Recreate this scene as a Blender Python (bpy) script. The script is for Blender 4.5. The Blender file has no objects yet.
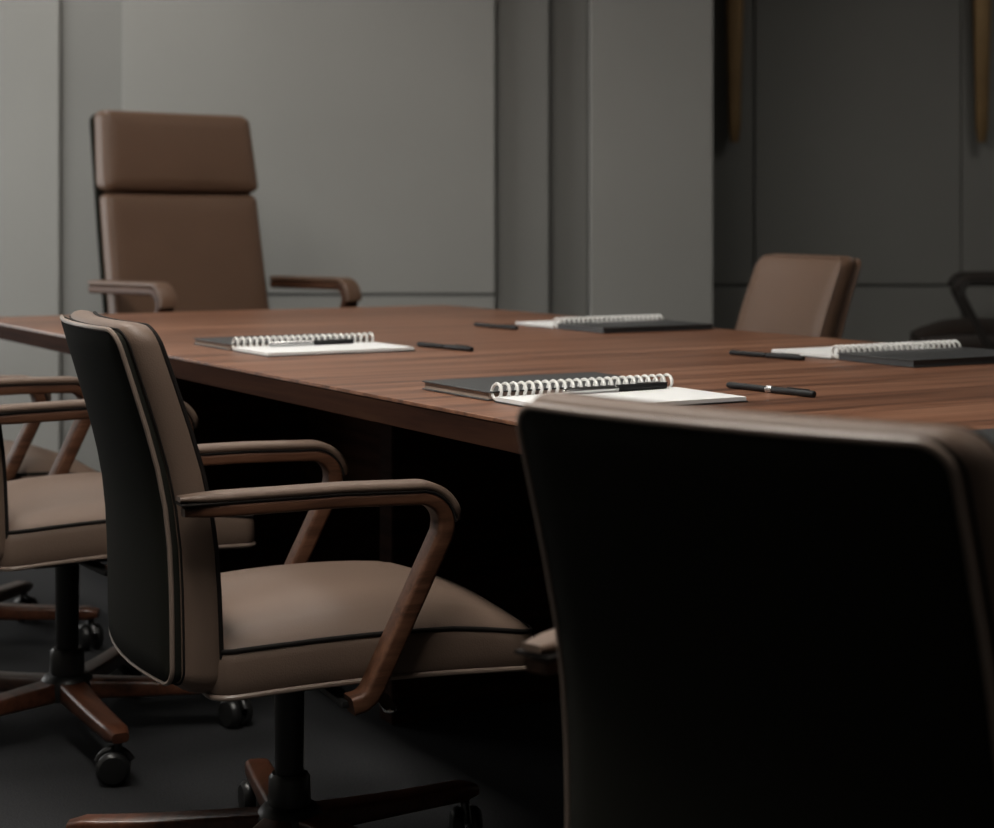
import bpy, bmesh, math, random
from mathutils import Vector, Matrix
random.seed(7)
C = bpy.context.scene.collection
PI = math.pi
R = math.radians

# ------------------------------------------------------------------ materials
def mat(name, col, rough=0.5, metal=0.0, spec=0.5, bump=0.0, bscale=200.0, var=0.0, vscale=3.0, coat=0.0):
    m = bpy.data.materials.new(name); m.use_nodes = True
    nt = m.node_tree; N = nt.nodes; L = nt.links
    b = N['Principled BSDF']
    b.inputs['Roughness'].default_value = rough
    b.inputs['Metallic'].default_value = metal
    b.inputs['Specular IOR Level'].default_value = spec
    if coat: b.inputs['Coat Weight'].default_value = coat
    tc = N.new('ShaderNodeTexCoord')
    if var:
        n = N.new('ShaderNodeTexNoise'); n.inputs['Scale'].default_value = vscale; n.inputs['Detail'].default_value = 4
        r = N.new('ShaderNodeValToRGB')
        r.color_ramp.elements[0].position = .3; r.color_ramp.elements[1].position = .7
        r.color_ramp.elements[0].color = (*[c*(1-var) for c in col], 1)
        r.color_ramp.elements[1].color = (*[min(1, c*(1+var)) for c in col], 1)
        L.new(tc.outputs['Object'], n.inputs['Vector']); L.new(n.outputs['Fac'], r.inputs['Fac'])
        L.new(r.outputs['Color'], b.inputs['Base Color'])
    else:
        b.inputs['Base Color'].default_value = (*col, 1)
    if bump:
        n2 = N.new('ShaderNodeTexNoise'); n2.inputs['Scale'].default_value = bscale; n2.inputs['Detail'].default_value = 3
        bp = N.new('ShaderNodeBump'); bp.inputs['Strength'].default_value = bump; bp.inputs['Distance'].default_value = .002
        L.new(tc.outputs['Object'], n2.inputs['Vector']); L.new(n2.outputs['Fac'], bp.inputs['Height'])
        L.new(bp.outputs['Normal'], b.inputs['Normal'])
    return m

def wood(name, cols, axis_scale, rough=.4, spec=.5, wave=True):
    """cols: dark, mid, light; axis_scale stretches the grain (small along the grain)."""
    m = bpy.data.materials.new(name); m.use_nodes = True
    nt = m.node_tree; N = nt.nodes; L = nt.links
    b = N['Principled BSDF']; b.inputs['Roughness'].default_value = rough; b.inputs['Specular IOR Level'].default_value = spec
    tc = N.new('ShaderNodeTexCoord'); mp = N.new('ShaderNodeMapping')
    mp.inputs['Scale'].default_value = axis_scale
    L.new(tc.outputs['Object'], mp.inputs['Vector'])
    n = N.new('ShaderNodeTexNoise'); n.inputs['Scale'].default_value = 1; n.inputs['Detail'].default_value = 7
    n.inputs['Roughness'].default_value = .62; n.inputs['Distortion'].default_value = .6
    L.new(mp.outputs['Vector'], n.inputs['Vector'])
    r = N.new('ShaderNodeValToRGB'); e = r.color_ramp.elements
    e[0].position = .37; e[0].color = (*cols[0], 1); e[1].position = .66; e[1].color = (*cols[2], 1)
    k = e.new(.5); k.color = (*cols[1], 1)
    L.new(n.outputs['Fac'], r.inputs['Fac']); L.new(r.outputs['Color'], b.inputs['Base Color'])
    n2 = N.new('ShaderNodeTexNoise'); n2.inputs['Scale'].default_value = 6; n2.inputs['Detail'].default_value = 4
    L.new(mp.outputs['Vector'], n2.inputs['Vector'])
    bp = N.new('ShaderNodeBump'); bp.inputs['Strength'].default_value = .12; bp.inputs['Distance'].default_value = .001
    L.new(n2.outputs['Fac'], bp.inputs['Height']); L.new(bp.outputs['Normal'], b.inputs['Normal'])
    return m

M = {}
M['leather'] = mat('taupe_leather', (.132, .089, .066), rough=.52, spec=.4, bump=.25, bscale=450, var=.05, vscale=6)
M['leather_warm'] = mat('brown_leather', (.122, .070, .045), rough=.42, spec=.4, bump=.25, bscale=450, var=.05, vscale=6)
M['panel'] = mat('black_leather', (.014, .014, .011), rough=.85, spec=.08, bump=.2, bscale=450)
M['seam'] = mat('dark_seam', (.010, .008, .007), rough=.8, spec=.15)
M['pipe'] = mat('taupe_piping', (.20, .15, .12), rough=.4)
M['armwood'] = wood('arm_walnut', [(.040, .016, .008), (.070, .029, .015), (.102, .046, .025)], (60, 5, 60), rough=.5, spec=.25)
M['legwood'] = wood('leg_walnut', [(.045, .016, .008), (.08, .028, .014), (.11, .042, .022)], (5, 60, 60), rough=.32)
M['tabletop'] = wood('table_walnut', [(.088, .035, .018), (.20, .086, .046), (.29, .140, .082)], (26, 1.0, 26), rough=.36, spec=.45)
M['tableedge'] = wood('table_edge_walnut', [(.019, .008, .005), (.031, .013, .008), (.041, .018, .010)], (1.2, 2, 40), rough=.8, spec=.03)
M['blackplastic'] = mat('black_plastic', (.012, .012, .012), rough=.35)
M['blackmetal'] = mat('black_metal', (.010, .010, .010), rough=.4, metal=.3)
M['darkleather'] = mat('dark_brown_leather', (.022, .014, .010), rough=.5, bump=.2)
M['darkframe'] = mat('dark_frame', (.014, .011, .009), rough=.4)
M['chrome'] = mat('polished_steel', (.6, .6, .6), rough=.25, metal=1)
M['cover'] = mat('black_cover', (.032, .034, .036), rough=.42, spec=.5, bump=.1, bscale=600)
M['paper'] = mat('white_paper', (.76, .77, .77), rough=.8, spec=.2)
M['pageedge'] = mat('page_edges', (.30, .24, .20), rough=.9, spec=.1)
M['coil'] = mat('white_coil', (.74, .74, .72), rough=.35)
M['penblack'] = mat('pen_black', (.008, .008, .009), rough=.5, spec=.3)
M['wall'] = mat('grey_wall_panel', (.30, .298, .282), rough=.75, spec=.2, bump=.15, bscale=60, var=.03, vscale=2)
M['wall2'] = mat('grey_wall_strip', (.235, .234, .222), rough=.75, spec=.2, bump=.15, bscale=60, var=.03, vscale=2)
M['wall3'] = mat('dark_wall_panel', (.205, .204, .193), rough=.75, spec=.2, bump=.15, bscale=60, var=.03, vscale=2)
M['joint'] = mat('dark_joint', (.13, .13, .125), rough=.9)
M['ceil'] = mat('ceiling_paint', (.22, .22, .21), rough=.9)
M['carpet'] = mat('charcoal_carpet', (.027, .0275, .029), rough=.95, spec=.1, bump=.9, bscale=350, var=.35, vscale=260)
M['brass'] = mat('aged_brass', (.28, .18, .085), rough=.45, metal=.7, var=.1, vscale=8)

def emis(name, col, s):
    m = bpy.data.materials.new(name); m.use_nodes = True
    N = m.node_tree.nodes; N.clear()
    o = N.new('ShaderNodeOutputMaterial'); e = N.new('ShaderNodeEmission')
    e.inputs[0].default_value = (*col, 1); e.inputs[1].default_value = s
    m.node_tree.links.new(e.outputs[0], o.inputs[0]); return m

def glass(name):
    m = bpy.data.materials.new(name); m.use_nodes = True
    N = m.node_tree.nodes; L = m.node_tree.links
    b = N['Principled BSDF']
    tr = N.new('ShaderNodeBsdfTransparent'); gl = N.new('ShaderNodeBsdfGlossy'); gl.inputs['Roughness'].default_value = .02
    mx = N.new('ShaderNodeMixShader'); mx.inputs[0].default_value = .06
    L.new(tr.outputs[0], mx.inputs[1]); L.new(gl.outputs[0], mx.inputs[2])
    L.new(mx.outputs[0], N['Material Output'].inputs[0]); N.remove(b); return m
M['glass'] = glass('window_glass')

# ------------------------------------------------------------------ mesh helpers
def obj(name, bm, material, parent=None, smooth=True, angle=40):
    bmesh.ops.recalc_face_normals(bm, faces=bm.faces)
    me = bpy.data.meshes.new(name); bm.to_mesh(me); bm.free()
    mats = material if isinstance(material, (list, tuple)) else [material]
    for m in mats: me.materials.append(m)
    if smooth:
        for p in me.polygons: p.use_smooth = True
        me.set_sharp_from_angle(angle=R(angle))
    o = bpy.data.objects.new(name, me); C.objects.link(o)
    if parent: o.parent = parent
    return o

def tag(o, label=None, cat=None, group=None, kind=None):
    if label: o['label'] = label
    if cat: o['category'] = cat
    if group: o['group'] = group
    if kind: o['kind'] = kind
    return o

def thing(name, label, cat, loc=(0, 0, 0), rz=0, group=None):
    o = bpy.data.objects.new(name, None); C.objects.link(o)
    o.empty_display_size = .1
    o.location = loc; o.rotation_euler = (0, 0, rz)
    return tag(o, label, cat, group)

def bx(bm, x0, x1, y0, y1, z0, z1, bev=0, seg=2, mi=0):
    vs = [bm.verts.new((x, y, z)) for z in (z0, z1) for y in (y0, y1) for x in (x0, x1)]
    fs = [bm.faces.new([vs[i] for i in q]) for q in ((0, 2, 3, 1), (4, 5, 7, 6), (0, 1, 5, 4), (2, 6, 7, 3), (0, 4, 6, 2), (1, 3, 7, 5))]
    for f in fs: f.material_index = mi
    if bev:
        es = list({e for f in fs for e in f.edges})
        bmesh.ops.bevel(bm, geom=es, offset=bev, segments=seg, affect='EDGES', profile=.6)
    return bm

def lathe(bm, prof, n=24, M4=None):
    """prof: (r, h) revolved about local Z, then moved by M4"""
    M4 = M4 or Matrix.Identity(4)
    rings = []
    for r, h in prof:
        rings.append([bm.verts.new(M4 @ Vector((r*math.cos(2*PI*k/n), r*math.sin(2*PI*k/n), h))) for k in range(n)])
    for a, b in zip(rings, rings[1:]):
        for k in range(n): bm.faces.new((a[k], a[(k+1) % n], b[(k+1) % n], b[k]))
    bm.faces.new(rings[0][::-1]); bm.faces.new(rings[-1])
    return bm

def tube(bm, pts, r, closed=False, n=8):
    pts = [Vector(p) for p in pts]; m = len(pts); rings = []; up = None
    for i in range(m):
        if closed: t = (pts[(i+1) % m]-pts[i-1]).normalized()
        else: t = (pts[min(i+1, m-1)]-pts[max(i-1, 0)]).normalized()
        if up is None: up = t.orthogonal().normalized()
        up = (up - t*up.dot(t)).normalized(); s = t.cross(up)
        rr = r[i] if isinstance(r, (list, tuple)) else r
        rings.append([bm.verts.new(pts[i]+rr*(math.cos(2*PI*k/n)*up+math.sin(2*PI*k/n)*s)) for k in range(n)])
    for i in range(m if closed else m-1):
        a, b = rings[i], rings[(i+1) % m]
        off = 0
        if closed and i == m-1:
            off = min(range(n), key=lambda q: (b[q].co-a[0].co).length)
        for k in range(n): bm.faces.new((a[k], a[(k+1) % n], b[(k+1+off) % n], b[(k+off) % n]))
    if not closed: bm.faces.new(rings[0][::-1]); bm.faces.new(rings[-1])
    return bm

def rrect(a, b, r, nc=6, ns=8):
    """points on a rounded rectangle, counter-clockwise, the same count whatever the size"""
    r = max(min(r, a-1e-4, b-1e-4), 1e-4); P = []
    cs = [(a-r, b-r, 0), (-a+r, b-r, PI/2), (-a+r, -b+r, PI), (a-r, -b+r, 1.5*PI)]
    for q, (cx, cy, a0) in enumerate(cs):
        for k in range(nc+1):
            t = a0+PI/2*k/nc; P.append((cx+r*math.cos(t), cy+r*math.sin(t)))
        nx, ny, na = cs[(q+1) % 4]
        s = P[-1]; e = (nx+r*math.cos(na), ny+r*math.sin(na))
        for k in range(1, ns): P.append((s[0]+(e[0]-s[0])*k/ns, s[1]+(e[1]-s[1])*k/ns))
    return P

def ladder(bm, ring, tall):
    """close a 56-point ring with rungs across its short side"""
    n = len(ring)
    if n != 56: bm.faces.new(ring); return
    s0 = 10 if tall else 24
    r = ring[s0:]+ring[:s0]; h = n//2
    A = r[:h+1]; B = [r[0]]+r[:h-1:-1]
    for i in range(h):
        q = [A[i], A[i+1], B[i+1], B[i]]
        q = [v for k, v in enumerate(q) if v not in q[:k]]
        if len(q) > 2: bm.faces.new(q)

def slab(bm, a, b, r, rings, fn):
    """rings: (inset, depth); closed slab with rounded outline, each point mapped by fn(u, v, depth)"""
    prev = None
    for ring in rings:
        ins, dep = ring[:2]; cr = ring[2] if len(ring) > 2 else 0
        aa, bb = a-ins, b-ins
        cur = [bm.verts.new(fn(u, v, dep+cr*(1-abs(u/a)**2.6)*(1-abs(v/b)**2.6))) for u, v in rrect(aa, bb, r-ins if r-ins > .004 else .004)]
        if prev:
            n = len(cur)
            for k in range(n): bm.faces.new((prev[k], prev[(k+1) % n], cur[(k+1) % n], cur[k]))
        else: ladder(bm, cur, b > a)
        prev = cur
    ladder(bm, prev, b > a)
    return bm

def cap(a, b, depth, crown, n=8, ins0=0.0, sgn=1):
    """inset rings from the rim to the middle with a soft crown"""
    m = min(a, b)-.004; out = []
    for k in range(1, n+1):
        t = k/n; out.append((ins0+(m-ins0)*t, depth, sgn*crown))
    return out

def sweep(bm, path, hw, ht, off=0.0, x0=0.0, bev=.006, taper=None, tk=None):
    """sweep a rounded-rect strap along a (y, z) path; width in X, thickness in the plane; off shifts along the outer normal"""
    sec = rrect(hw, ht, bev, nc=3, ns=2); rings = []
    m = len(path)
    for i in range(m):
        p = Vector(path[i]); t = (Vector(path[min(i+1, m-1)])-Vector(path[max(i-1, 0)])).normalized()
        nrm = Vector((-t[1], t[0]))
        sc = taper(i/(m-1)) if taper else 1
        th = tk(i/(m-1)) if tk else 1
        g = lambda v: (v*sc if v > 0 else v*sc*th)+off
        rings.append([bm.verts.new((x0+u*sc, p[0]+nrm[0]*g(v), p[1]+nrm[1]*g(v))) for u, v in sec])
    n = len(sec)
    for a, b in zip(rings, rings[1:]):
        for k in range(n): bm.faces.new((a[k], a[(k+1) % n], b[(k+1) % n], b[k]))
    bm.faces.new(rings[0][::-1]); bm.faces.new(rings[-1])
    return bm

def arc(cx, cz, r, a0, a1, n=10):
    return [(cx+r*math.cos(R(a0+(a1-a0)*k/n)), cz+r*math.sin(R(a0+(a1-a0)*k/n))) for k in range(n+1)]

def lin(p, q, n=6):
    return [(p[0]+(q[0]-p[0])*k/n, p[1]+(q[1]-p[1])*k/n) for k in range(n+1)]

def dup(root, loc, rz, label, raise_z=0.0, group=None, mats=None, name=None, leg_rot=0):
    r = root.copy(); C.objects.link(r); r.location = loc; r.rotation_euler = (0, 0, rz)
    if name: r.name = name
    r['label'] = label
    if group: r['group'] = group
    for ch in list(root.children):
        c = ch.copy(); C.objects.link(c); c.parent = r
        if mats:
            c.data = c.data.copy()
            for i, mm in enumerate(c.data.materials): c.data.materials[i] = mats.get(mm, mm)
        if ch.name.startswith('leg'): c.rotation_euler.z += R(leg_rot)
        if ch.name.startswith('gas_lift'): c.scale.z = (.29+raise_z)/.29
        elif not ch.name.startswith(('leg', 'hub', 'column_sleeve')): c.location.z += raise_z
        for g in ch.children:
            d = g.copy(); C.objects.link(d); d.parent = c
            if mats:
                d.data = d.data.copy()
                for i, mm in enumerate(d.data.materials): d.data.materials[i] = mats.get(mm, mm)
    return r

# ------------------------------------------------------------------ chair
def star_base(t, angles, radius=.335):
    bm = bmesh.new(); lathe(bm, [(.030, .074), (.052, .080), (.054, .110), (.044, .124), (.036, .128)], 32)
    obj('hub', bm, M['blackmetal'], t)
    bm = bmesh.new(); lathe(bm, [(.033, .127), (.034, .132), (.033, .170), (.028, .177)], 32)
    obj('column_sleeve', bm, M['blackplastic'], t)
    for a in angles:
        M4 = Matrix.Rotation(R(a), 4, 'Z')
        bm = bmesh.new()
        # tapering wooden spoke, gently dropping to the tip
        secs = []
        for k in range(13):
            s = k/12; x = .044+(radius-.044+.018)*s
            hw = .027-.006*s; zt = .116-.014*s-.003*math.sin(PI*s); zb = .078-.004*s
            if k == 12: hw *= .75; zt -= .006; zb += .004
            secs.append((x, hw, zb, zt))
        rings = []
        for x, hw, zb, zt in secs:
            sec = rrect(hw, (zt-zb)/2, .007, nc=3, ns=2)
            rings.append([bm.verts.new(M4 @ Vector((x, u, (zt+zb)/2+v))) for u, v in sec])
        n = len(rings[0])
        for p, q in zip(rings, rings[1:]):
            for k in range(n): bm.faces.new((p[k], p[(k+1) % n], q[(k+1) % n], q[k]))
        bm.faces.new(rings[0][::-1]); bm.faces.new(rings[-1])
        leg = obj('leg', bm, M['legwood'], t)
        bm = bmesh.new()
        base = M4 @ Matrix.Translation((radius, 0, 0))
        tilt = Matrix.Rotation(R(a*1.7+20), 4, 'Z')
        lathe(bm, [(.008, .045), (.008, .080)], 12, base)
        for sx in (-1, 1):
            W = base @ tilt @ Matrix.Translation((.008, sx*.0055, .031)) @ Matrix.Rotation(PI/2*(-sx), 4, 'X')
            lathe(bm, [(.024, 0), (.029, .001), (.031, .006), (.030, .014), (.024, .020), (.012, .021)], 28, W)
        H = base @ tilt @ Matrix.Translation((.006, 0, .031))
        tube(bm, [H @ Vector((.033*math.cos(R(q)), 0, .033*math.sin(R(q)))) for q in range(20, 161, 14)], .006, n=8)
        obj('caster', bm, M['blackplastic'], leg)

def build_chair(label, group):
    t = thing('conference_chair', label, 'chair', group=group)
    star_base(t, [60, 132, 204, 276, 348])
    bm = bmesh.new(); lathe(bm, [(.020, .10), (.022, .12), (.024, .285), (.030, .29)], 28)
    obj('gas_lift', bm, M['blackmetal'], t)
    bm = bmesh.new(); bx(bm, -.085, .085, -.10, .13, .283, .316, .01); obj('tilt_mechanism', bm, M['blackmetal'], t)
    # height lever with a steel paddle on the right side
    bm = bmesh.new(); tube(bm, [(.08, .05, .297), (.14, .06, .293), (.185, .065, .283)], .005)
    lv = obj('lever', bm, M['blackmetal'], t)
    bm = bmesh.new(); slab(bm, .026, .011, .010, [(.002, -.004), (0, -.002), (0, .002), (.002, .004)],
                           lambda u, v, d: (.205+u, .066+v, .279+d-u*.25))
    obj('paddle', bm, M['chrome'], lv)['label'] = 'steel lever paddle'
    # seat: crowned cushion with lower rim
    SY0, SY1, SW = -.208, .322, .239
    cy = (SY0+SY1)/2; hb = (SY1-SY0)/2
    def seatmap(u, v, d):
        f = (v+hb)/(2*hb)                                   # 0 rear .. 1 front
        y = cy+v - .018*max(0, f-.5)*2*(u/SW)**2
        z = d + .008*math.sin(PI*min(1, f)) - (.020*max(0, f-.75)*4*max(0, (d-.33)/.09))**1
        z -= .004*f
        return (u, y, z)
    rings = [(.012, .318), (.004, .320), (.001, .326), (0, .345), (.001, .368), (.004, .380), (.010, .388), (.020, .396)]
    rings += cap(SW, hb, .398, .034, 12, ins0=.026)
    bm = bmesh.new(); slab(bm, SW, hb, .036, rings, seatmap)
    seat = obj('seat', bm, M['leather'], t, angle=60)
    bm = bmesh.new(); tube(bm, [seatmap(u, v, .319) for u, v in rrect(SW-.002, hb-.002, .034)], .0042, True)
    obj('lower_piping', bm, M['pipe'], seat)['label'] = 'pale piping around the lower seat edge'
    bm = bmesh.new(); tube(bm, [seatmap(u, v, .3845) for u, v in rrect(SW-.0055, hb-.0055, .031)], .0036, True)
    obj('upper_piping', bm, M['seam'], seat)['label'] = 'dark piping around the upper seat edge'
    # back
    Z0, Z1, BW = .322, .858, .222
    hz = (Z1-Z0)/2; cz = (Z0+Z1)/2
    def yb(z):                                            # rear line of the back, leaning from the middle up
        k = (z-.60)/.05
        return -.262-.330*.05*(math.log(1+math.exp(k)) if k < 20 else k)
    def backmap(u, v, d):
        z = cz+v; s = (z-Z0)/(Z1-Z0)
        w = 1.0+.035*(1-s)
        uu = u*w
        y = yb(z)+d+.026*(uu/BW)**2-.012
        y += d*.22*(1-s)
        return (uu, y, z - .010*(uu/BW)**2*(s > .9)*0 - (d-.03)*.10)
    rings = [(.016, .003), (.010, .006), (.005, .011), (.002, .017), (0, .025), (0, .036), (.002, .044), (.007, .050), (.015, .054)]
    rings += cap(BW, hz, .056, .012, 10, ins0=.02)
    bm = bmesh.new(); slab(bm, BW, hz, .034, cap(BW, hz, .003, 0, 6, ins0=.016)[::-1]+rings, backmap)
    back = obj('backrest', bm, M['leather'], t, angle=60)
    bm = bmesh.new(); tube(bm, [backmap(u, v, .0465) for u, v in rrect(BW-.0035, hz-.0035, .032)], .0038, True)
    obj('front_piping', bm, M['seam'], back)['label'] = 'dark piping around the front of the backrest'
    bm = bmesh.new(); tube(bm, [backmap(u, v, .0045) for u, v in rrect(BW-.012, hz-.012, .026)], .0018, True)
    obj('back_seam', bm, M['seam'], back)['label'] = 'dark seam behind the cushion'
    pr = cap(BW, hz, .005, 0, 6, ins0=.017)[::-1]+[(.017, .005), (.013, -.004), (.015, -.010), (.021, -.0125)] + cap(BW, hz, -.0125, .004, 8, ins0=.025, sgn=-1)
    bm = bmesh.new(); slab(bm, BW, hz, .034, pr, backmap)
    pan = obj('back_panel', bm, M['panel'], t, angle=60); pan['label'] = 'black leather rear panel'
    bm = bmesh.new(); tube(bm, [backmap(u, v, -.009) for u, v in rrect(BW-.0135, hz-.0135, .025)], .0036, True)
    obj('panel_piping', bm, M['pipe'], pan)['label'] = 'pale piping around the rear panel'
    # bracket joining back and seat under the cushions
    bm = bmesh.new(); sweep(bm, [(.0, .302), (-.12, .302), (-.20, .304), (-.235, .318), (-.250, .345), (-.256, .40)], .04, .006)
    obj('back_bracket', bm, M['blackmetal'], t)
    # arms: bent walnut strap running forward, round, and back down to below the seat
    path = lin((-.256, .592), (-.02, .594), 8)[:-1]+lin((-.02, .594), (.096, .591), 4)
    path += arc(.096, .551, .040, 90, -20, 12)[1:]
    path += lin((.1335, .537), (.028, .325), 10)[1:]
    path += [(.020, .311), (.008, .302), (-.010, .298)]
    for sx in (-1, 1):
        bm = bmesh.new()
        sweep(bm, path, .021, .0135, x0=sx*.259, bev=.006, taper=lambda s: .6 if s < .01 else (.9 if s < .03 else 1), tk=lambda s: .45 if s < .3 else (.45+.55*(s-.3)/.3 if s < .6 else 1))
        # foot of the strap turned in under the seat
        arm = obj('armrest', bm, M['armwood'], t)
        bm = bmesh.new(); bx(bm, min(sx*.256, sx*.08), max(sx*.256, sx*.08), -.020, .006, .292, .302, .003)
        obj('arm_bracket', bm, M['blackmetal'], arm)['label'] = 'black bracket under the seat'
        arm['label'] = 'bent walnut armrest frame'
        pp = lin((-.262, .592), (-.02, .594), 8)[:-1]+lin((-.02, .594), (.096, .591), 4)+arc(.096, .551, .040, 90, 5, 12)[1:]
        bm = bmesh.new(); sweep(bm, pp, .0225, .0065, off=.0210, x0=sx*.259, bev=.006,
                                taper=lambda s: .55 if s < .01 else (.85 if s < .05 else (1 if s < .9 else 1-.45*(s-.9)/.1)))
        obj('arm_pad', bm, M['leather'], arm)['label'] = 'taupe leather arm pad'
        bm = bmesh.new(); sweep(bm, pp, .0215, .0016, off=.0141, x0=sx*.259, bev=.0012)
        obj('pad_seam', bm, M['seam'], arm)['label'] = 'dark seam below the arm pad'
    return t

def build_executive(label):
    t = thing('executive_chair', label, 'chair')
    star_base(t, [60, 132, 204, 276, 348], .34)
    bm = bmesh.new(); lathe(bm, [(.020, .13), (.024, .175), (.024, .405), (.030, .41)], 28)
    obj('gas_lift', bm, M['blackmetal'], t)
    bm = bmesh.new(); bx(bm, -.09, .09, -.10, .13, .40, .432, .01); obj('tilt_mechanism', bm, M['blackmetal'], t)
    SW = .26
    def seatmap(u, v, d): return (u, .03+v, d)
    rings = [(.012, .432), (.002, .438), (0, .46), (.003, .50), (.012, .512)] + cap(SW, .27, .514, .03, 10, ins0=.02)
    bm = bmesh.new(); slab(bm, SW, .27, .06, rings, seatmap); obj('seat', bm, M['leather_warm'], t, angle=60)
    def yb(z):
        s = (z-.45)/.88
        return -.235-.150*max(0, s)**1.15-.012*math.sin(PI*s)
    def bmap(zc, wt, wb, za, zb_):
        def f(u, v, d):
            z = zc+v; s = (z-za)/(zb_-za)
            uu = u*(wb+(wt-wb)*s)
            return (uu, yb(z)+d+.018*(uu/.26)**2, z)
        return f
    def w_at(z): return 1.05-.05*(z-.45)/.88
    # lower cushion
    za, zb_ = .46, 1.077; zc = (za+zb_)/2; hz = (zb_-za)/2
    rr = cap(.265, .12, .0, 0, 5, ins0=.008)[::-1]+[(.008, .0), (.001, .006), (0, .014), (0, .040), (.004, .052), (.012, .059), (.022, .063)]
    bm = bmesh.new(); slab(bm, .265, hz, .022, rr+cap(.265, hz, .065, .010, 10, ins0=.028), bmap(zc, w_at(zb_), w_at(za), za, zb_))
    obj('backrest', bm, M['leather_warm'], t, angle=60)
    # headrest cushion
    za, zb_ = 1.082, 1.345; zc = (za+zb_)/2; hz = (zb_-za)/2
    bm = bmesh.new(); slab(bm, .265, hz, .030, [(q[0], q[1]*1.12) for q in rr]+cap(.265, hz, .073, .010, 10, ins0=.028), bmap(zc, w_at(zb_)*.995, w_at(za)*1.03, za, zb_))
    obj('headrest', bm, M['leather_warm'], t, angle=60)
    # rear shell
    za, zb_ = .44, 1.335; zc = (za+zb_)/2; hz = (zb_-za)/2
    bm = bmesh.new(); slab(bm, .274, hz, .03, cap(.274, hz, -.016, 0, 6, ins0=.012)[::-1]+[(.012, -.016), (.003, -.012), (0, -.004), (.004, .004)], bmap(zc, w_at(zb_), w_at(za), za, zb_))
    obj('back_shell', bm, M['panel'], t, angle=60)['label'] = 'dark rear shell'
    bm = bmesh.new(); sweep(bm, [(.0, .418), (-.12, .418), (-.22, .42), (-.262, .44), (-.274, .50), (-.280, .56)], .045, .008)
    obj('back_bracket', bm, M['blackmetal'], t)
    path = lin((-.24, .775), (.115, .778), 8)[:-1]+arc(.115, .738, .040, 90, -15, 12)
    path += lin((.154, .726), (.03, .45), 10)[1:]
    path += [(.008, .432), (-.012, .424), (-.05, .422)]
    for sx in (-1, 1):
        bm = bmesh.new(); sweep(bm, path, .026, .012, x0=sx*.320, bev=.007)
        bx(bm, min(sx*.310, sx*.08), max(sx*.310, sx*.08), -.052, -.010, .416, .430, .004)
        arm = obj('armrest', bm, M['armwood'], t)
        bm = bmesh.new(); sweep(bm, path[:20], .0275, .008, off=.0205, x0=sx*.320, bev=.007)
        obj('arm_pad', bm, M['leather_warm'], arm)['label'] = 'brown leather arm pad'
    return t

# world frame: the camera stands at the origin looking along +Y; the table runs along U
K = 1.10
U = Vector((-.5, .8660254, 0)); Nn = Vector((.8660254, .5, 0))
def nu(n, u, z=0): return Nn*n+U*u+Vector((0, 0, z))

chair = build_chair('conference chair in sharp focus, its whole taupe seat and both armrests showing', 'taupe conference chairs at the table')
dup(chair, (.400, 1.665, 0), R(-42.5), 'nearest chair, its large black rear panel filling the lower right of the photo', .012)
dup(chair, (-.850, 3.52, 0), R(-57), 'taupe conference chair cut by the left edge, its walnut leg and caster showing', .070, leg_rot=8)
dup(chair, (-1.30, 4.22, 0), R(-58), 'conference chair farthest along the left side, only a dim seat corner seen below armrests', .05)
warm = {M['leather']: M['leather_warm'], M['pipe']: M['leather_warm'], M['seam']: M['leather_warm'], M['panel']: M['leather_warm']}
rc = dup(chair, (.468*K, 4.22*K, 0), R(109), 'brown low-back chair across the table, only its backrest above the tabletop', .055, mats=warm)
rc.scale = (1.04, 1.08, 1.018)
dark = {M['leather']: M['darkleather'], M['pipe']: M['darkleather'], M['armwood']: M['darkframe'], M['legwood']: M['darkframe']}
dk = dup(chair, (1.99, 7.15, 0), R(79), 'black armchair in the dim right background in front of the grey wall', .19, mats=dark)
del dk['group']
chair.location = (-.311*.965, 2.849*.965, 0); chair.rotation_euler = (0, 0, R(-66.4))
chair.scale = (.97, .97, .97)
for ch in chair.children:
    if ch.name.startswith('gas_lift'): ch.scale.z = .335/.29
    elif not ch.name.startswith(('leg', 'hub', 'column_sleeve')): ch.location.z += .049
    if ch.name.startswith('leg'): ch.rotation_euler.z = R(-31)
    if ch.name.startswith(('leg', 'hub', 'column_sleeve', 'gas_lift')): ch.location.y -= .022
ex = build_executive('high-back brown leather executive chair with padded headrest at the head of the table')
ex.scale = (1.09, 1.09, 1.032); ex.location = (-.790*1.09, 5.31*1.09, 0); ex.rotation_euler = (0, 0, R(221))

# ------------------------------------------------------------------ table
T0, T1 = 1.129*K, 2.517*K
UE0, UE1 = .75*K, 4.67*K
tab = thing('conference_table', 'long walnut conference table with thick top and dark underside', 'table', nu((T0+T1)/2, (UE0+UE1)/2, 0), R(30))
# local X = across (n), local Y = along (u)
hx, hy = (T1-T0)/2, (UE1-UE0)/2
bm = bmesh.new(); bx(bm, -hx, hx, -hy, hy, .739, .745, .0008, 1); o = obj('tabletop', bm, M['tabletop'], tab, smooth=False)
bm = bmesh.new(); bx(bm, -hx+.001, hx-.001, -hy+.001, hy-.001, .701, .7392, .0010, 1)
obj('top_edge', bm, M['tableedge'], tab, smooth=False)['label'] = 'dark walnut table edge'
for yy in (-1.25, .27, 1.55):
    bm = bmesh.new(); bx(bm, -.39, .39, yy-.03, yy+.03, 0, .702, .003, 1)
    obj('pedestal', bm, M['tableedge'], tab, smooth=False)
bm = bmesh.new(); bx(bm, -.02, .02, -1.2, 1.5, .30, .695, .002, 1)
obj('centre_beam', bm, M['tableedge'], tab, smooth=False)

# fix texture direction: top grain runs across the table (local X)
nodes = M['tabletop'].node_tree.nodes
[n for n in nodes if n.type == 'MAPPING'][0].inputs['Scale'].default_value = (1.3, 26, 26)
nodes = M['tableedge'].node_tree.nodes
[n for n in nodes if n.type == 'MAPPING'][0].inputs['Scale'].default_value = (1.5, 1.5, 30)

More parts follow.
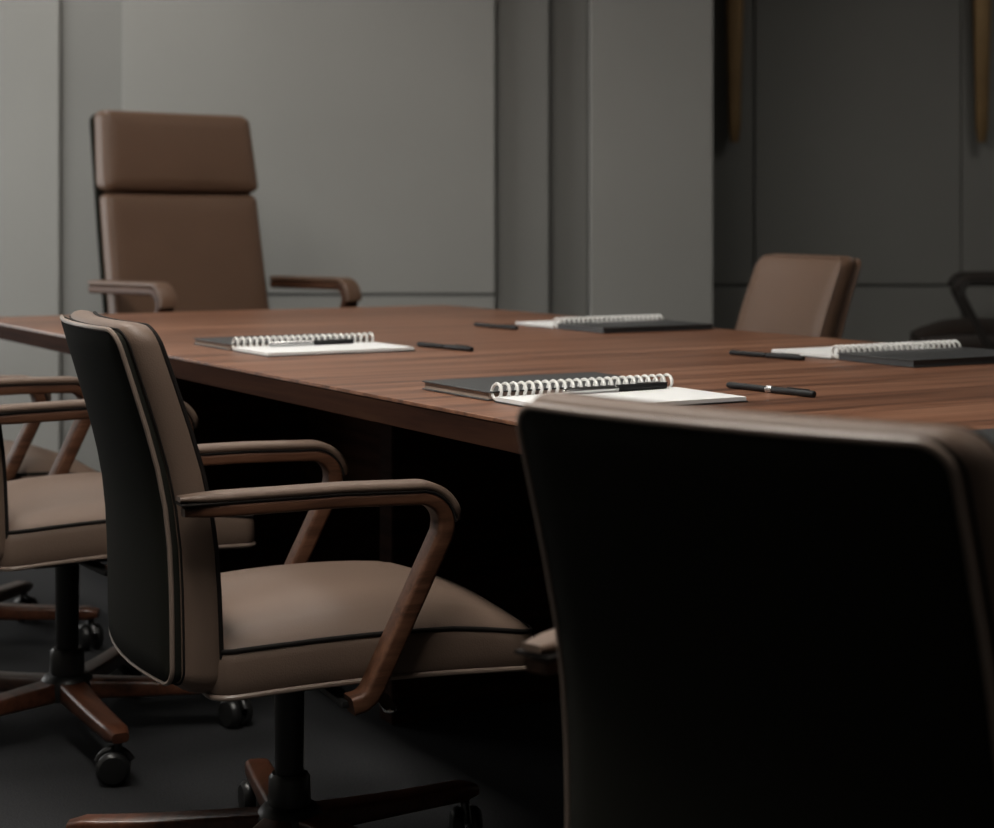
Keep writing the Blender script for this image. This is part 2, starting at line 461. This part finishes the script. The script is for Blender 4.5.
# ------------------------------------------------------------------ notebooks
TZ = .745
def build_notebook(label, group):
    t = thing('spiral_notebook', label, 'notebook', group=group)
    L2, W = .168, .226
    bm = bmesh.new(); bx(bm, -W, -.010, -L2, L2, .0008, .0028, .0004, 1); bx(bm, -W, -.010, -L2, L2, .0125, .0147, .0006, 1)
    obj('front_cover', bm, M['cover'], t)['label'] = 'black folded cover'
    bm = bmesh.new(); bx(bm, -W+.004, -.012, -L2+.003, L2-.003, .0028, .0125)
    obj('page_block', bm, M['pageedge'], t)['label'] = 'greyish page edges'
    bm = bmesh.new(); bx(bm, .010, W-.027, -L2, L2, .0004, .0024, .0004, 1)
    obj('back_cover', bm, M['cover'], t)['label'] = 'black back cover'
    bm = bmesh.new(); bx(bm, .010, W-.029, -L2+.002, L2-.002, .0024, .0085, .0003, 1)
    obj('pages', bm, M['paper'], t)['label'] = 'blank white pages'
    bm = bmesh.new(); n = 23
    for k in range(n):
        y = -L2+.010+(2*L2-.020)*k/(n-1)
        for dy in (0,):
            pts = [(.0145*math.cos(2*PI*q/18), y+dy+.0015*math.sin(2*PI*q/18), .0155+.0115*math.sin(2*PI*q/18)) for q in range(18)]
            tube(bm, pts, .0026, True, 6)
    obj('spiral_binding', bm, M['coil'], t)['label'] = 'white coil binding'
    return t

NG = 'open spiral notebooks on the conference table'
nb = build_notebook('open spiral notebook with sharp white coils just behind the nearest chair back', NG)
nb.location = (.124*K, 2.536*K, TZ); nb.rotation_euler = (0, 0, R(-60))
dup(nb, (-.379*K, 3.497*K, TZ), R(-60), 'open spiral notebook in front of the executive chair, left side of the tabletop')
dup(nb, (.265*K, 4.20*K, TZ), R(120), 'small distant open notebook near the far table edge, between pen and brown chair', mats={M['pageedge']: M['cover']})
dup(nb, (.738*K, 3.28*K, TZ), R(120), 'open notebook near the right edge, black cover toward us, before the brown chair', mats={M['pageedge']: M['cover']})
c = nu(1.42*K, 1.27*K)
dup(nb, (c.x, c.y, TZ), R(-60), 'notebook almost hidden by the nearest chair back, only a grey corner seen at right')

# ------------------------------------------------------------------ pens
def build_pen(label, silver=False, plain=False):
    t = thing('pen', label, 'pen')
    X = Matrix.Translation((0, 0, .0055)) @ Matrix.Rotation(PI/2, 4, 'Y')
    bm = bmesh.new(); lathe(bm, [(.0030, -.100), (.0044, -.098), (.0052, -.094), (.0053, -.05), (.0053, .0)], 20, X)
    obj('barrel', bm, M['chrome'] if silver else M['penblack'], t)
    bm = bmesh.new(); lathe(bm, [(.0050, .002), (.0056, .003), (.0056, .094), (.0050, .099), (.003, .100)], 20, X)
    obj('cap', bm, M['penblack'], t)
    bm = bmesh.new(); lathe(bm, [(.0058, -.002), (.0060, .0), (.0058, .003)], 20, X)
    if not plain: obj('ring', bm, M['chrome'], t)['label'] = 'silver pen ring'
    bm = bmesh.new(); bx(bm, .040, .088, -.0016, .0016, .0112, .0124, .0003, 1); bx(bm, .083, .088, -.0016, .0016, .0100, .0115)
    obj('clip', bm, M['chrome' if silver else 'penblack'], t)
    return t
PG = 'black pens lying loose on the tabletop'
def cdir(p, q):
    return math.atan2(q[1]-p[1], q[0]-p[0])
def px(x, y, z=TZ):
    d = 1780*(1.02-z)/(y-221); return ((x-497)*d/1780, d)
pen = build_pen('black pen lying on the bare tabletop just behind the nearest chair back', plain=True)
spots = [((727, 388), (815, 398), None),
         ((730, 355), (804, 361), 'black pen on the bare tabletop beyond the nearest loose pen'),
         ((417, 346.5), (473, 352), 'black pen lying between the left notebook and the middle of the tabletop'),
         ((472, 326), (520, 330.5), 'distant black pen lying left of the far notebook')]
for i, (a, b, lab) in enumerate(spots):
    p, q = px(*a), px(*b); cx, cy = (p[0]+q[0])/2, (p[1]+q[1])/2
    if i == 0:
        pen.location = (cx, cy, TZ); pen.rotation_euler = (0, 0, cdir(p, q))
    else:
        dup(pen, (cx, cy, TZ), cdir(p, q), lab, name='pen')
bm = bmesh.new(); lathe(bm, [(.0058, -.006), (.0060, -.005), (.0060, .006), (.0058, .007)], 20, Matrix.Translation((0, 0, .0058)) @ Matrix.Rotation(PI/2, 4, 'Y'))
obj('ring', bm, M['chrome'], pen)['label'] = 'silver ring at the middle of the pen'
spen = build_pen('silver and black pen lying on the page of the notebook behind the nearest chair', True)
def on_nb(c, rz, lx, ly, lz=.0085):
    v = Matrix.Rotation(rz, 3, 'Z') @ Vector((lx, ly, 0)); return (c[0]+v.x, c[1]+v.y, TZ+lz)
spen.location = on_nb((.124*K, 2.536*K), R(-60), .036, .035); spen.rotation_euler = (0, 0, R(30+3))
dup(spen, on_nb((-.379*K, 3.497*K), R(-60), .040, .0), R(30+2), 'silver and black pen lying on the open page of the left notebook')
dup(spen, on_nb((.738*K, 3.28*K), R(120), .040, .02), R(210), 'silver and black pen on the white page of the right-hand notebook')
dup(spen, on_nb((.265*K, 4.20*K), R(120), .040, .02), R(210), 'silver and black pen on the white page of the small distant notebook')

# ------------------------------------------------------------------ room
def struct(name, bm, m, smooth=False, parent=None):
    o = obj(name, bm, m, parent, smooth=smooth)
    if not parent: o['kind'] = 'structure'
    return o
XL, XR, YN, YF, H = -2.9, 4.0, -1.8, 8.05, 2.8
bm = bmesh.new(); bx(bm, XL-.2, XR+.2, YN-.2, YF+.2, -.1, 0); struct('floor', bm, M['carpet'])
bm = bmesh.new(); bx(bm, XL-.2, XR+.2, YN-.2, YF+.2, H, H+.1); struct('ceiling', bm, M['ceil'])
bm = bmesh.new(); bx(bm, XR, XR+.2, YN-.2, YF+.2, 0, H); struct('wall_right', bm, M['wall3'])
bm = bmesh.new(); bx(bm, XL, XR, YN-.2, YN, 0, H); struct('wall_front', bm, M['wall3'])
# left wall with a tall window opening
WY0, WY1, WZ0, WZ1 = 4.7, 6.85, .25, 2.6
bm = bmesh.new()
bx(bm, XL-.2, XL, YN-.2, WY0, 0, H); bx(bm, XL-.2, XL, WY1, YF+.2, 0, H)
bx(bm, XL-.2, XL, WY0, WY1, 0, WZ0); bx(bm, XL-.2, XL, WY0, WY1, WZ1, H)
struct('wall_left', bm, M['wall'])
bm = bmesh.new()
for z in (WZ0, WZ1-.05): bx(bm, XL-.13, XL-.07, WY0, WY1, z, z+.05)
for k in range(4):
    y = WY0+(WY1-WY0-.05)*k/3; bx(bm, XL-.13, XL-.07, y, y+.05, WZ0+.05, WZ1-.05)
w = struct('window_1', bm, M['blackmetal'])
bm = bmesh.new(); bx(bm, XL-.104, XL-.098, WY0+.01, WY1-.01, WZ0+.02, WZ1-.02); obj('pane', bm, M['glass'], w, smooth=False)

# back wall: panels stand at different depths
DZ = .729
bm = bmesh.new(); bx(bm, XL, .85, 7.32, YF+.2, 0, H); struct('wall_back', bm, M['wall3'])
bm = bmesh.new(); bx(bm, .85, XR, YF, YF+.2, 0, H); struct('wall_back_recess', bm, M['wall3'])
def panel(name, x0, x1, y0, y1, z0, z1, m, b=.004):
    bm = bmesh.new(); bx(bm, x0, x1, y0, y1, z0, z1, b, 1); return struct(name, bm, m)
panel('trim_1', XL+.001, -1.725, 7.015, 7.319, .002, H-.002, M['wall'])
panel('trim_2', -1.722, -1.478, 7.035, 7.318, .002, H-.002, M['wall2'])
panel('trim_3', -1.475, -.008, 7.00, 7.319, DZ+.005, H-.002, M['wall'])
panel('trim_4', -1.475, -.008, 7.008, 7.318, .002, DZ-.005, M['wall'])
panel('trim_5', -1.470, -.010, 7.010, 7.315, DZ-.005, DZ+.005, M['joint'], 0)
panel('trim_6', -.005, .206, 7.06, 7.319, .002, H-.002, M['wall2'])
panel('trim_7', .208, .364, 7.12, 7.318, .002, H-.002, M['wall3'])
panel('trim_8', .367, .85, 7.00, 7.319, .002, H-.002, M['wall'])
xs = [.851, 1.158, 2.09, 2.45, 3.3, 3.998]
for i in range(5):
    panel('trim_%d' % (9+i*2), xs[i]+.003, xs[i+1]-.003, 8.01 if i % 2 else 8.02, 8.049, DZ+.005, H-.002, M['wall2'])
    panel('trim_%d' % (10+i*2), xs[i]+.003, xs[i+1]-.003, 8.012, 8.049, .10, DZ-.005, M['wall2'])
bm = bmesh.new(); bx(bm, .852, 3.998, 8.004, 8.049, .001, .098, .003, 1); struct('baseboard_back', bm, M['joint'])

# brass tapered wall bars
def brass_bar(x, label):
    t = thing('wall_fixture', label, 'wall fixture', (x, 8.008, 0), 0, 'tapered brass bars on the grey wall')
    bm = bmesh.new(); slab(bm, .026, .06, .02, [(.002, 0), (0, .003), (0, .012), (.003, .015)], lambda u, v, d: (u, -d, 1.95+v))
    obj('back_plate', bm, M['brass'], t)
    bm = bmesh.new(); rings = []
    for k in range(16):
        s = k/15; z = 1.372+.98*s
        hw = .026+.022*s; dp = .030+.026*s
        if k == 0: hw *= .7; dp *= .7
        rings.append([bm.verts.new((u, -.055+v*dp/.03*1.0, z+.0)) for u, v in rrect(hw, .018, .010, nc=3, ns=2)])
        if k == 0: k0 = rings[0]
    n = len(rings[0])
    for a, b in zip(rings, rings[1:]):
        for k in range(n): bm.faces.new((a[k], a[(k+1) % n], b[(k+1) % n], b[k]))
    bm.faces.new(rings[0][::-1]); bm.faces.new(rings[-1])
    obj('tapered_bar', bm, M['brass'], t)
brass_bar(1.06, 'tapered brass bar on the wall above the brown low-back chair')
brass_bar(2.165, 'tapered brass bar on the wall at the right edge of the picture')

# ceiling lights (out of view): main overhead pair, then added fills for dim areas
def ceiling_light(n, u, watts, label, size=(.40, 1.5)):
    p = nu(n, u, H-.03)
    t = thing('ceiling_light', label, 'ceiling light', p, R(30))
    bm = bmesh.new()
    a, b = size[0]/2, size[1]/2
    bx(bm, -a-.02, a+.02, -b-.02, -b, -.02, .028); bx(bm, -a-.02, a+.02, b, b+.02, -.02, .028)
    bx(bm, -a-.02, -a, -b, b, -.02, .028); bx(bm, a, a+.02, -b, b, -.02, .028)
    obj('frame', bm, M['blackmetal'], t, smooth=False)
    bm = bmesh.new(); bx(bm, -a, a, -b, b, .0, .01); obj('diffuser', bm, emis('lamp_diffuser', (1, .95, .88), watts), t, smooth=False)
LIGHTS = [(.40, 3.7, 23.5), (.40, 1.7, 32.0), (1.9, 6.6, 7), (5.3, 4.0, 4), (2.3, 4.3, 9), (2.6, -.2, 5)]  # entries after the first pair are fill lights added to brighten dim areas
for i, (n, u, s) in enumerate(LIGHTS):
    ceiling_light(n, u, s, ['recessed ceiling light above the far half of the table', 'recessed ceiling light above the near half of the table', 'added fill light washing the far wall from the ceiling', 'added fill light brightening the right part of the back wall', 'added fill light for the tabletop and the far chairs', 'added fill light for the right sides of the near chairs'][i])

# daylight through the window
ld = bpy.data.lights.new('daylight', 'AREA'); ld.shape = 'RECTANGLE'; ld.size = WY1-WY0; ld.size_y = WZ1-WZ0
ld.energy = 54; ld.color = (1, .985, .95)
lo = bpy.data.objects.new('daylight', ld); C.objects.link(lo)
lo.location = (XL-.25, (WY0+WY1)/2, (WZ0+WZ1)/2); lo.rotation_euler = (0, R(-90), 0)
w = bpy.data.worlds.new('World'); bpy.context.scene.world = w; w.use_nodes = True
w.node_tree.nodes['Background'].inputs[0].default_value = (.6, .7, .8, 1)
w.node_tree.nodes['Background'].inputs[1].default_value = .3

# ------------------------------------------------------------------ camera
cd = bpy.data.cameras.new('camera'); cam = bpy.data.objects.new('camera', cd); C.objects.link(cam)
cam.location = (0, 0, 1.02); cam.rotation_euler = (R(90), 0, 0)
cd.sensor_width = 36; cd.lens = 1780/994*36; cd.shift_y = -(414-221)/994
cd.dof.use_dof = True; cd.dof.focus_distance = 2.62; cd.dof.aperture_fstop = 5.0
cd.clip_start = .05
sc = bpy.context.scene; sc.camera = cam
sc.view_settings.view_transform = 'Standard'; sc.view_settings.look = 'None'
sc.view_settings.exposure = 0.0; sc.view_settings.gamma = 1
